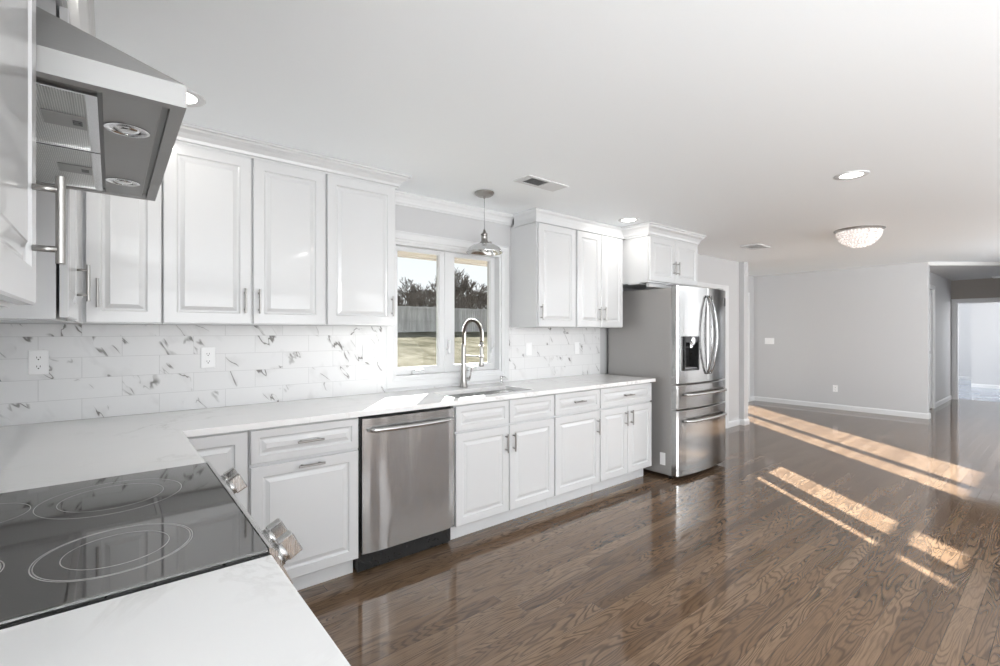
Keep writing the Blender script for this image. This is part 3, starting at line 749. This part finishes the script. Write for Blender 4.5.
lp = part('lamp_panel', lambda b: box(b, -.012, .070, H0 + .024, H1 - .024, HZ + .001, HZ + .0115, .001), HOODS, t)
for y in (1.19, 1.61):
    l = part('lamp', lambda b: lathe(b, [(.036, -.0015), (.036, .0), (.024, .0005), (.022, -.002), (.036, -.0015)], (.025, y, HZ + .0005), 32, False), CHROME, lp)
    part('lens', lambda b: lathe(b, [(.0005, -.004), (.012, -.0035), (.021, -.0005), (.021, .0005)], (.025, y, HZ), 24), CHROME, l)
for (a, b2) in ((H0 + .05, 1.388), (1.394, H1 - .035)):
    f_ = part('grease_filter', lambda b: box(b, XL + .05, -.034, a + .006, b2 - .006, HZ + .003, HZ + .0112), FILT, t)
    part('filter_frame', lambda b: cells(b, [XL + .04, XL + .05, -.034, -.018], [a, a + .0055, b2 - .0055, b2], lambda u, v: not (XL + .05 < u < -.034 and a + .0055 < v < b2 - .0055), HZ + .001, HZ + .0105, fXY), CHROME, f_)
    m_ = (a + b2) / 2 - .01
    part('latch', lambda b: (box(b, -.098, -.036, m_ - .036, m_ + .036, HZ + .001, HZ + .0028, .0005),), HOODS, f_)
    part('latch_slot', lambda b: box(b, -.056, -.042, m_ - .012, m_ + .014, HZ + .0002, HZ + .0008), BLACK, f_)

# ------------------------------------------------------------------ refrigerator
FX0, FX1 = 3.925, 4.835
t = thing('refrigerator', 'stainless steel french door refrigerator with water dispenser and two drawers', 'refrigerator', (4.4, 2.75, 0))
part('cabinet', lambda b: box(b, FX0 + .006, FX1 - .006, 2.342, 3.05, .03, 1.742, .006), FSIDE, t)
def fy(x): s = (x - FX0) / (FX1 - FX0) * 2 - 1; return 2.275 - .040 * (1 - s * s)
def fdoor(x0, x1, z0, z1, hole=None, n=10, yb=2.336):
    def f(b):
        xs = [x0 + (x1 - x0) * i / n for i in range(n + 1)]; zs = [z0, z1]
        if hole:
            xs = sorted(set(xs + [hole[0], hole[1]])); zs = [z0, hole[2], hole[3], z1]
        r = .012
        def prs(u, z): return not (hole and hole[0] < u < hole[1] and hole[2] < z < hole[3])
        def fn(u, v, w):
            y = fy(u) if w == 1 else yb
            if w == 1 and (u == x0 or u == x1): y += r
            if w == 1 and (v == z0 or v == z1): y += .004
            return (u, y, v)
        xs2 = sorted(set(xs + [x0 + r, x1 - r])); zs2 = sorted(set(zs + [z0 + .005, z1 - .005]))
        cells(b, xs2, zs2, prs, 0, 1, fn)
        for fc_ in b.faces: fc_.smooth = False
    return f
MX = 4.395
dL = part('door', fdoor(FX0, MX - .003, .868, 1.760, (3.990, 4.240, .985, 1.300)), FRIDGE, t)
dR = part('door', fdoor(MX + .003, FX1, .868, 1.760), FRIDGE, t)
# water dispenser in the left door
DX, DY = -.110, -.055
dp = part('dispenser', lambda b: (box(b, 4.102 + DX, 4.348 + DX, 2.388 + DY, 2.389 + DY, .987, 1.298), box(b, 4.102 + DX, 4.117 + DX, 2.300 + DY, 2.388 + DY, .987, 1.298), box(b, 4.333 + DX, 4.348 + DX, 2.296 + DY, 2.388 + DY, .987, 1.298), box(b, 4.117 + DX, 4.333 + DX, 2.300 + DY, 2.388 + DY, .987, 1.005), box(b, 4.117 + DX, 4.333 + DX, 2.298 + DY, 2.388 + DY, 1.245, 1.298)), BLACK, dL)
part('spout', lambda b: (cyl(b, (4.245 + DX, 2.325 + DY, 1.262), (4.245 + DX, 2.300 + DY, 1.262), .045, 24), cyl(b, (4.245 + DX, 2.300 + DY, 1.262), (4.245 + DX, 2.292 + DY, 1.262), .035, 24, .030), box(b, 4.225 + DX, 4.265 + DX, 2.31 + DY, 2.36 + DY, 1.19, 1.245, .004)), CHROME, dp)
part('paddle', lambda b: box(b, 4.15 + DX, 4.20 + DX, 2.365 + DY, 2.380 + DY, 1.04, 1.20, .004), GREYP, dp)
part('drip_tray', lambda b: box(b, 4.125 + DX, 4.325 + DX, 2.304 + DY, 2.38 + DY, 1.005, 1.012, .002), GREYP, dp)
def dhandle(x, s):
    def f(b):
        pts = []; n = 18
        for i in range(n + 1):
            q_ = i / n; a = math.sin(math.pi * q_); pts.append((x + s * .020 * a, fy(x) - .012 - .052 * a ** .8 if a > 1e-6 else fy(x) - .010, .945 + .735 * q_))
        tube(b, pts, [.010 + .003 * math.sin(math.pi * i / n) for i in range(n + 1)], 12)
        for z in (.95, 1.675): cyl(b, (x, fy(x) + .002, z), (x, fy(x) - .016, z), .011, 12)
    return f
part('handle', dhandle(MX - .030, -1), HANDLE, dL); part('handle', dhandle(MX + .030, 1), HANDLE, dR)
for (z0, z1, hz) in ((.640, .856, .770), (.036, .628, .530)):
    dr = part('drawer', fdoor(FX0, FX1, z0, z1, n=16), FRIDGE, t)
    def dh(b):
        n = 20; pts = []
        for i in range(n + 1):
            q_ = i / n; x = 4.00 + .76 * q_; a = min(1, math.sin(math.pi * q_) * 4); pts.append((x, fy(x) - .004 - .045 * a, hz))
        tube(b, pts, .0135, 12)
    part('handle', dh, STEEL, dr)
part('hinge_cover', lambda b: (box(b, FX0 + .01, FX0 + .10, 2.29, 2.40, 1.7605, 1.778, .004)), GREYP, t)
part('hinge_cover', lambda b: (box(b, FX1 - .10, FX1 - .01, 2.29, 2.40, 1.7605, 1.778, .004)), GREYP, t)
part('display_label', lambda b: (box(b, 4.775, 4.815, fy(4.815) - .006, fy(4.775) + .004, 1.60, 1.68)), BLACK, dR)
part('rating_sticker', lambda b: box(b, FX0 + .0048, FX0 + .0058, 2.40, 2.455, .115, .228), PLATE, t)
for (x, y) in ((FX0 + .06, 2.38), (FX1 - .06, 2.38), (FX0 + .06, 2.98), (FX1 - .06, 2.98)): part('foot', lambda b: cyl(b, (x, y, 0), (x, y, .03), .022, 16), BLACK, t)
part('base_grille', lambda b: box(b, FX0 + .02, FX1 - .02, 2.337, 2.341, .03, .035), BLACK, t)

# ------------------------------------------------------------------ sink, faucet, dispenser
def sink(b):
    x0, x1, y0, y1 = SK[0] - .006, SK[1] + .006, SK[2] - .006, SK[3] + .006; zt, zb = .883, .69; th = .003
    P = lambda e, z: [b.verts.new(p) for p in ((x0 - e, y0 - e, z), (x1 + e, y0 - e, z), (x1 + e, y1 + e, z), (x0 - e, y1 + e, z))]
    rr = [P(.012, zt), P(0, zt), P(-.012, zb + .02), P(-.03, zb), ]
    ro = [P(.012, zt - th), P(th, zt - th), P(-.012 + th, zb + .015), P(-.03 + th, zb - th)]
    for L_ in (rr, ro):
        for a, c_ in zip(L_, L_[1:]):
            for k in range(4): b.faces.new((a[k], a[(k + 1) % 4], c_[(k + 1) % 4], c_[k]))
        b.faces.new(L_[-1])
    for k in range(4): b.faces.new((rr[0][k], rr[0][(k + 1) % 4], ro[0][(k + 1) % 4], ro[0][k]))
t = thing('kitchen_sink', 'undermount stainless sink in the white counter below the window', 'sink', (2.08, 2.72, .69))
bs_ = part('basin', sink, STEEL, t)
part('drain', lambda b: lathe(b, [(.045, .001), (.045, .004), (.03, .002), (.001, .002)], (2.2, 2.76, .69), 24), CHROME, t)
FX, FYc = 2.107, 3.012
t = thing('kitchen_faucet', 'tall spring neck pull-down kitchen faucet behind the sink', 'faucet', (FX, FYc, .914))
part('body', lambda b: lathe(b, [(.032, 0), (.032, .006), (.027, .012), (.024, .06), (.019, .20), (.0165, .32), (.0165, .335), (.011, .335)], (FX, FYc, .914), 24), NICKEL, t)
def arch(s):   # s 0..1 along the gooseneck
    if s < .14: return Vector((FX, FYc, 1.245 + s / .14 * .07))
    if s < .86:
        a = (s - .14) / .72 * math.pi; return Vector((FX, FYc - .115 + .115 * math.cos(a), 1.315 + .115 * math.sin(a)))
    return Vector((FX, FYc - .230, 1.315 - (s - .86) / .14 * .09))
part('neck', lambda b: tube(b, [arch(i / 40) for i in range(41)], .0085, 10), DARKM, t)
def coil(b):
    n = 560; turns = 34; pts = []
    for i in range(n + 1):
        s = i / n; c_ = arch(s); d = (arch(min(1, s + .01)) - arch(max(0, s - .01))).normalized(); u = Vector((1, 0, 0)); v = d.cross(u)
        a = 2 * math.pi * turns * s; pts.append(c_ + (u * math.cos(a) + v * math.sin(a)) * .0125)
    tube(b, pts, .0026, 5)
part('spring', coil, DARKM, t)
part('spray_head', lambda b: lathe(b, [(.012, .0), (.019, .004), (.020, .02), (.015, .045), (.014, .14), (.012, .155)], (FX, FYc - .230, 1.085), 20), NICKEL, t)
part('support_arm', lambda b: (tube(b, [(FX, FYc - .012, 1.158), (FX, FYc - .215, 1.158)], .005), lathe(b, [(.0155, -.006), (.019, -.006), (.019, .006), (.0155, .006), (.0155, -.006)], (FX, FYc - .230, 1.158), 20, False), cyl(b, (FX, FYc - .218, 1.255), (FX, FYc - .242, 1.255), .012)), NICKEL, t)
part('lever', lambda b: (cyl(b, (FX + .015, FYc, .975), (FX + .045, FYc - .015, .975), .013), tube(b, [(FX + .045, FYc - .015, .975), (FX + .05, FYc - .02, 1.00), (FX + .056, FYc - .03, 1.07)], [.008, .0065, .006])), NICKEL, t)
t = thing('soap_dispenser', 'small chrome soap pump on the counter right of the faucet', 'soap dispenser', (2.50, 3.03, .914))
part('pump', lambda b: (lathe(b, [(.018, 0), (.018, .008), (.010, .014), (.010, .045), (.013, .047), (.013, .062), (.004, .064)], (2.50, 3.03, .914), 20), tube(b, [(2.50, 3.03, .968), (2.50, 2.99, .972), (2.50, 2.965, .962)], .0055)), CHROME, t)

# ------------------------------------------------------------------ ceiling things
def can(x, y, label, z=CZ):
    t = thing('recessed_light', label, 'ceiling light', (x, y, z))
    part('trim_ring', lambda b: lathe(b, [(.062, -.003), (.088, -.005), (.095, -.0005), (.062, -.0005), (.062, -.003)], (x, y, z), 36, False), TRIM, t)
    part('lens', lambda b: lathe(b, [(.001, -.0022), (.0615, -.0022), (.0615, -.0006), (.001, -.0006)], (x, y, z), 36), LAMP, t)
    l = light('can_lamp', 'AREA', (0, 0, -.008), CAN_POWER, (1, .96, .9), .11, aim=(0, 0, -1)); l.data.shape = 'DISK'; l.parent = t
can(.226, 2.410, 'round recessed ceiling light just right of the range hood')
can(3.575, 2.545, 'round recessed ceiling light in front of the cabinets near the refrigerator')
can(3.645, .915, 'round recessed ceiling light over the open floor, nearest the right edge')
for (x, y, l_) in ((1.9, -.75, 'recessed ceiling light behind us, nearest the range'), (3.65, -.9, 'recessed ceiling light behind us, middle of the back row'), (5.6, -.9, 'recessed ceiling light behind us, furthest from the range')): can(x, y, l_)
t = thing('pendant_light', 'polished metal pendant lamp hanging above the sink', 'pendant light', (2.07, 2.70, CZ))
PX, PY = 2.07, 2.70
part('ceiling_canopy', lambda b: lathe(b, [(.004, -.045), (.008, -.04), (.010, -.028), (.050, -.026), (.064, -.018), (.064, -.010), (.070, -.008), (.070, -.0005), (.004, -.0005)], (PX, PY, CZ), 36), NICKEL, t)
part('cord', lambda b: cyl(b, (PX, PY, 2.075), (PX, PY, CZ - .04), .0025, 8), GREYP, t)
part('socket', lambda b: lathe(b, [(.030, -.005), (.034, .0), (.034, .012), (.024, .016), (.022, .060), (.026, .062), (.026, .070), (.014, .078), (.008, .10), (.004, .105)], (PX, PY, 1.972), 28), NICKEL, t)
part('thumb_screw', lambda b: cyl(b, (PX + .03, PY - .01, 1.985), (PX + .055, PY - .018, 1.985), .006, 10), NICKEL, t)
sh = part('shade', lambda b: lathe(b, [(.030, .040), (.045, .036), (.085, .022), (.115, .002), (.128, -.022), (.133, -.030), (.131, -.031), (.126, -.023), (.112, .000), (.083, .018), (.045, .032), (.030, .036), (.030, .040)], (PX, PY, 1.938), 48, False), CHROME, t)
part('bulb', lambda b: lathe(b, [(.001, -.028), (.018, -.022), (.026, -.004), (.020, .014), (.013, .030)], (PX, PY, 1.942), 20), PLATE, t)
# crystal flush mount
CXm, CYm = 5.66, 1.36
t = thing('crystal_ceiling_light', 'round crystal bead flush mount ceiling light glowing on the open ceiling', 'ceiling light', (CXm, CYm, CZ))
part('mounting_plate', lambda b: lathe(b, [(.001, -.012), (.196, -.012), (.206, -.006), (.206, -.0005), (.001, -.0005)], (CXm, CYm, CZ), 48), NICKEL, t)
def beads(b):
    rows = 10; Rr, D = .178, .150
    for i in range(rows):
        th_ = (i + .4) / rows * math.pi / 2; r = Rr * math.cos(th_); z = -.018 - D * math.sin(th_); n = max(6, int(2 * math.pi * r / .027))
        for k in range(n):
            a = 2 * math.pi * (k + .5 * (i % 2)) / n; c_ = Vector((CXm + r * math.cos(a), CYm + r * math.sin(a), CZ + z)); s = .0125
            vs8 = [b.verts.new(c_ + Vector(d) * s) for d in ((1, 0, 0), (-1, 0, 0), (0, 1, 0), (0, -1, 0), (0, 0, 1), (0, 0, -1))]
            for f in ((0, 2, 4), (2, 1, 4), (1, 3, 4), (3, 0, 4), (2, 0, 5), (1, 2, 5), (3, 1, 5), (0, 3, 5)): b.faces.new([vs8[j] for j in f])
part('crystal_dome', beads, CRYST, t)
GLOW = mat('frosted_inner_bowl', (.6, .57, .56), .5, emis=(1, .92, .87), es=.3)
q = NT(GLOW); p, _ = q.pos(); q.bump(q.noise(p, 50), .2, .002)
part('inner_bowl', lambda b: lathe(b, [(.001, -.145), (.055, -.135), (.118, -.097), (.154, -.035), (.154, -.013)], (CXm, CYm, CZ), 32), GLOW, t)
# vents
t = thing('ceiling_vent', 'white rectangular ceiling vent with dark louvres near the pendant', 'vent', (2.235, 2.285, CZ))
part('frame', lambda b: cells(b, [2.05, 2.10, 2.255, 2.375, 2.42], [2.21, 2.232, 2.338, 2.36], lambda u, v: not (2.10 < u < 2.255 and 2.232 < v < 2.338), CZ - .006, CZ - .0005, fXY), TRIM, t)
def lv(b):
    for k in range(12): x = 2.105 + k * .0125; prism(b, [(x, CZ - .0045), (x + .002, CZ - .0045), (x + .007, CZ - .001), (x + .005, CZ - .001)], 1, 2.233, 2.337)
part('louvre', lv, LOUV, t)
part('duct_back', lambda b: box(b, 2.101, 2.254, 2.233, 2.337, CZ - .0009, CZ - .0005), LOUV, t)
t = thing('ceiling_vent', 'small white ceiling vent further off, beyond the refrigerator', 'vent', (5.82, 2.40, CZ))
part('frame', lambda b: cells(b, [5.66, 5.69, 5.95, 5.98], [2.29, 2.315, 2.475, 2.50], lambda u, v: not (5.69 < u < 5.95 and 2.315 < v < 2.475), CZ - .012, CZ - .0005, fXY), TRIM, t)
def lv2(b):
    for k in range(9): y = 2.317 + k * .0175; prism(b, [(y, CZ - .009), (y + .003, CZ - .009), (y + .012, CZ - .001), (y + .009, CZ - .001)], 0, 5.691, 5.949)
part('louvre', lv2, TRIM, t)
t = thing('smoke_detector', 'small white disc on the dark hall header at the right edge', 'smoke detector', (12.5, .94, 2.355))
part('housing', lambda b: lathe(b, [(.001, -.04), (.05, -.038), (.065, -.02), (.065, -.0005), (.001, -.0005)], (12.5, .94, 2.355), 24), PLATE, t)

# ------------------------------------------------------------------ outdoors
def lawn(b):
    xs = [-30 + 3 * i for i in range(35)]; ys = [3.3, 4.5, 6, 8, 10, 13, 16, 20, 26, 34, 44, 60]
    def h(x, y): return -.35 + max(0, (y - 3.3)) * .098 + .05 * math.sin(x * .5 + y) if y < 20.5 else 1.33 + .05 * math.sin(x)
    V = [[b.verts.new((x, y, h(x, y))) for y in ys] for x in xs]
    for i in range(len(xs) - 1):
        for j in range(len(ys) - 1): b.faces.new((V[i][j], V[i + 1][j], V[i + 1][j + 1], V[i][j + 1]))
o = part('lawn', lawn, LAWN); tag(o, 'dry yellow green lawn rising behind the kitchen window', 'lawn'); o['kind'] = 'stuff'
t = thing('wooden_fence', 'pale weathered board fence across the back of the yard', 'fence', (14, 20.5, 1.0))
def fb(b):
    x = -4
    while x < 36:
        w = .135; dz = random.uniform(-.02, .02); box(b, x, x + w, 20.5, 20.52, 1.05, 2.56 + dz); x += .145
part('boards', fb, FENCE, t)
part('rail', lambda b: box(b, -4, 36, 20.46, 20.50, 1.85, 1.93), FENCE, t); part('rail', lambda b: box(b, -4, 36, 20.46, 20.50, 2.44, 2.5), FENCE, t)
def tree_mesh(seed, H):
    rnd = random.Random(seed); b = bmesh.new()
    def seg(p, q_, r0, r1):
        d, u, v = frame(p, q_); n = 5 if r0 > .05 else 3
        A = [b.verts.new(p + (u * math.cos(2 * math.pi * k / n) + v * math.sin(2 * math.pi * k / n)) * r0) for k in range(n)]
        B = [b.verts.new(q_ + (u * math.cos(2 * math.pi * k / n) + v * math.sin(2 * math.pi * k / n)) * r1) for k in range(n)]
        for k in range(n): b.faces.new((A[k], A[(k + 1) % n], B[(k + 1) % n], B[k]))
    def grow(p, d, L_, r, lev):
        q_ = p + d * L_; seg(p, q_, max(r, .016), max(r * .72, .012))
        if lev == 0: return
        k = 3 if lev > 1 else 4
        for i in range(k):
            nd = (d + Vector((rnd.uniform(-1, 1), rnd.uniform(-1, 1), rnd.uniform(-.35, .8))) * .72).normalized()
            s = rnd.uniform(.45, 1.0); grow(p + d * L_ * s, nd, L_ * rnd.uniform(.62, .82), r * .6, lev - 1)
    grow(Vector((0, 0, 0)), Vector((0, 0, 1)), H * .26, .13, 6)
    me = bpy.data.meshes.new('bare_tree'); b.to_mesh(me); b.free(); me.materials.append(BARK); return me
TM = [tree_mesh(s, h) for s, h in ((1, 6.0), (2, 6.6), (3, 5.6))]
rt = random.Random(5); first = []
k = 0
for yy, n in ((26, 18), (31.5, 18), (37, 18)):
    for i in range(n):
        x = yy * .38 - 6.3 + i * 2.1 + rt.uniform(-.6, .6)
        o = bpy.data.objects.new('bare_tree', TM[k % 3]) if k < 3 else first[k % 3].copy()
        if k < 3: first.append(o)
        COL.objects.link(o); o.location = (x, yy + rt.uniform(-1.2, 1.2), 1.3); o.rotation_euler = (0, 0, rt.uniform(0, 6)); s = rt.uniform(.8, 1.1) * (.82 + .014 * (yy - 26)); o.scale = (s, s, s)
        tag(o, 'leafless grey-brown tree in the wood behind the yard fence', 'tree', 'bare trees behind the fence'); k += 1
def brush(b):
    rnd = random.Random(9)
    for i in range(10500):
        x = rnd.uniform(1, 50); y = rnd.uniform(22, 38); h = rnd.uniform(1.2, 2.6); p = Vector((x, y, 1.39))
        e = p + Vector((rnd.uniform(-.5, .5), rnd.uniform(-.5, .5), h)); r = .03
        u = Vector((1, .4, 0)) * r; v = Vector((-.4, 1, 0)) * r
        A = [b.verts.new(p + w) for w in (u, v, -u)]; t_ = b.verts.new(e)
        for j in range(3): b.faces.new((A[j], A[(j + 1) % 3], t_))
o = part('undergrowth', brush, BARK); tag(o, 'tangle of bare brown undergrowth behind the yard fence', 'undergrowth'); o['kind'] = 'stuff'
def eave(b):
    box(b, -1.2, 4.9, YW + .151, 3.86, 2.03, 2.05); box(b, -1.2, 4.9, 3.86, 3.89, 2.015, 2.20); prism(b, [(3.89, 2.20), (3.89, 2.23), (YW + .151, 2.50), (YW + .151, 2.46)], 0, -1.2, 4.9)
struct('trim_5', eave, EAVE)
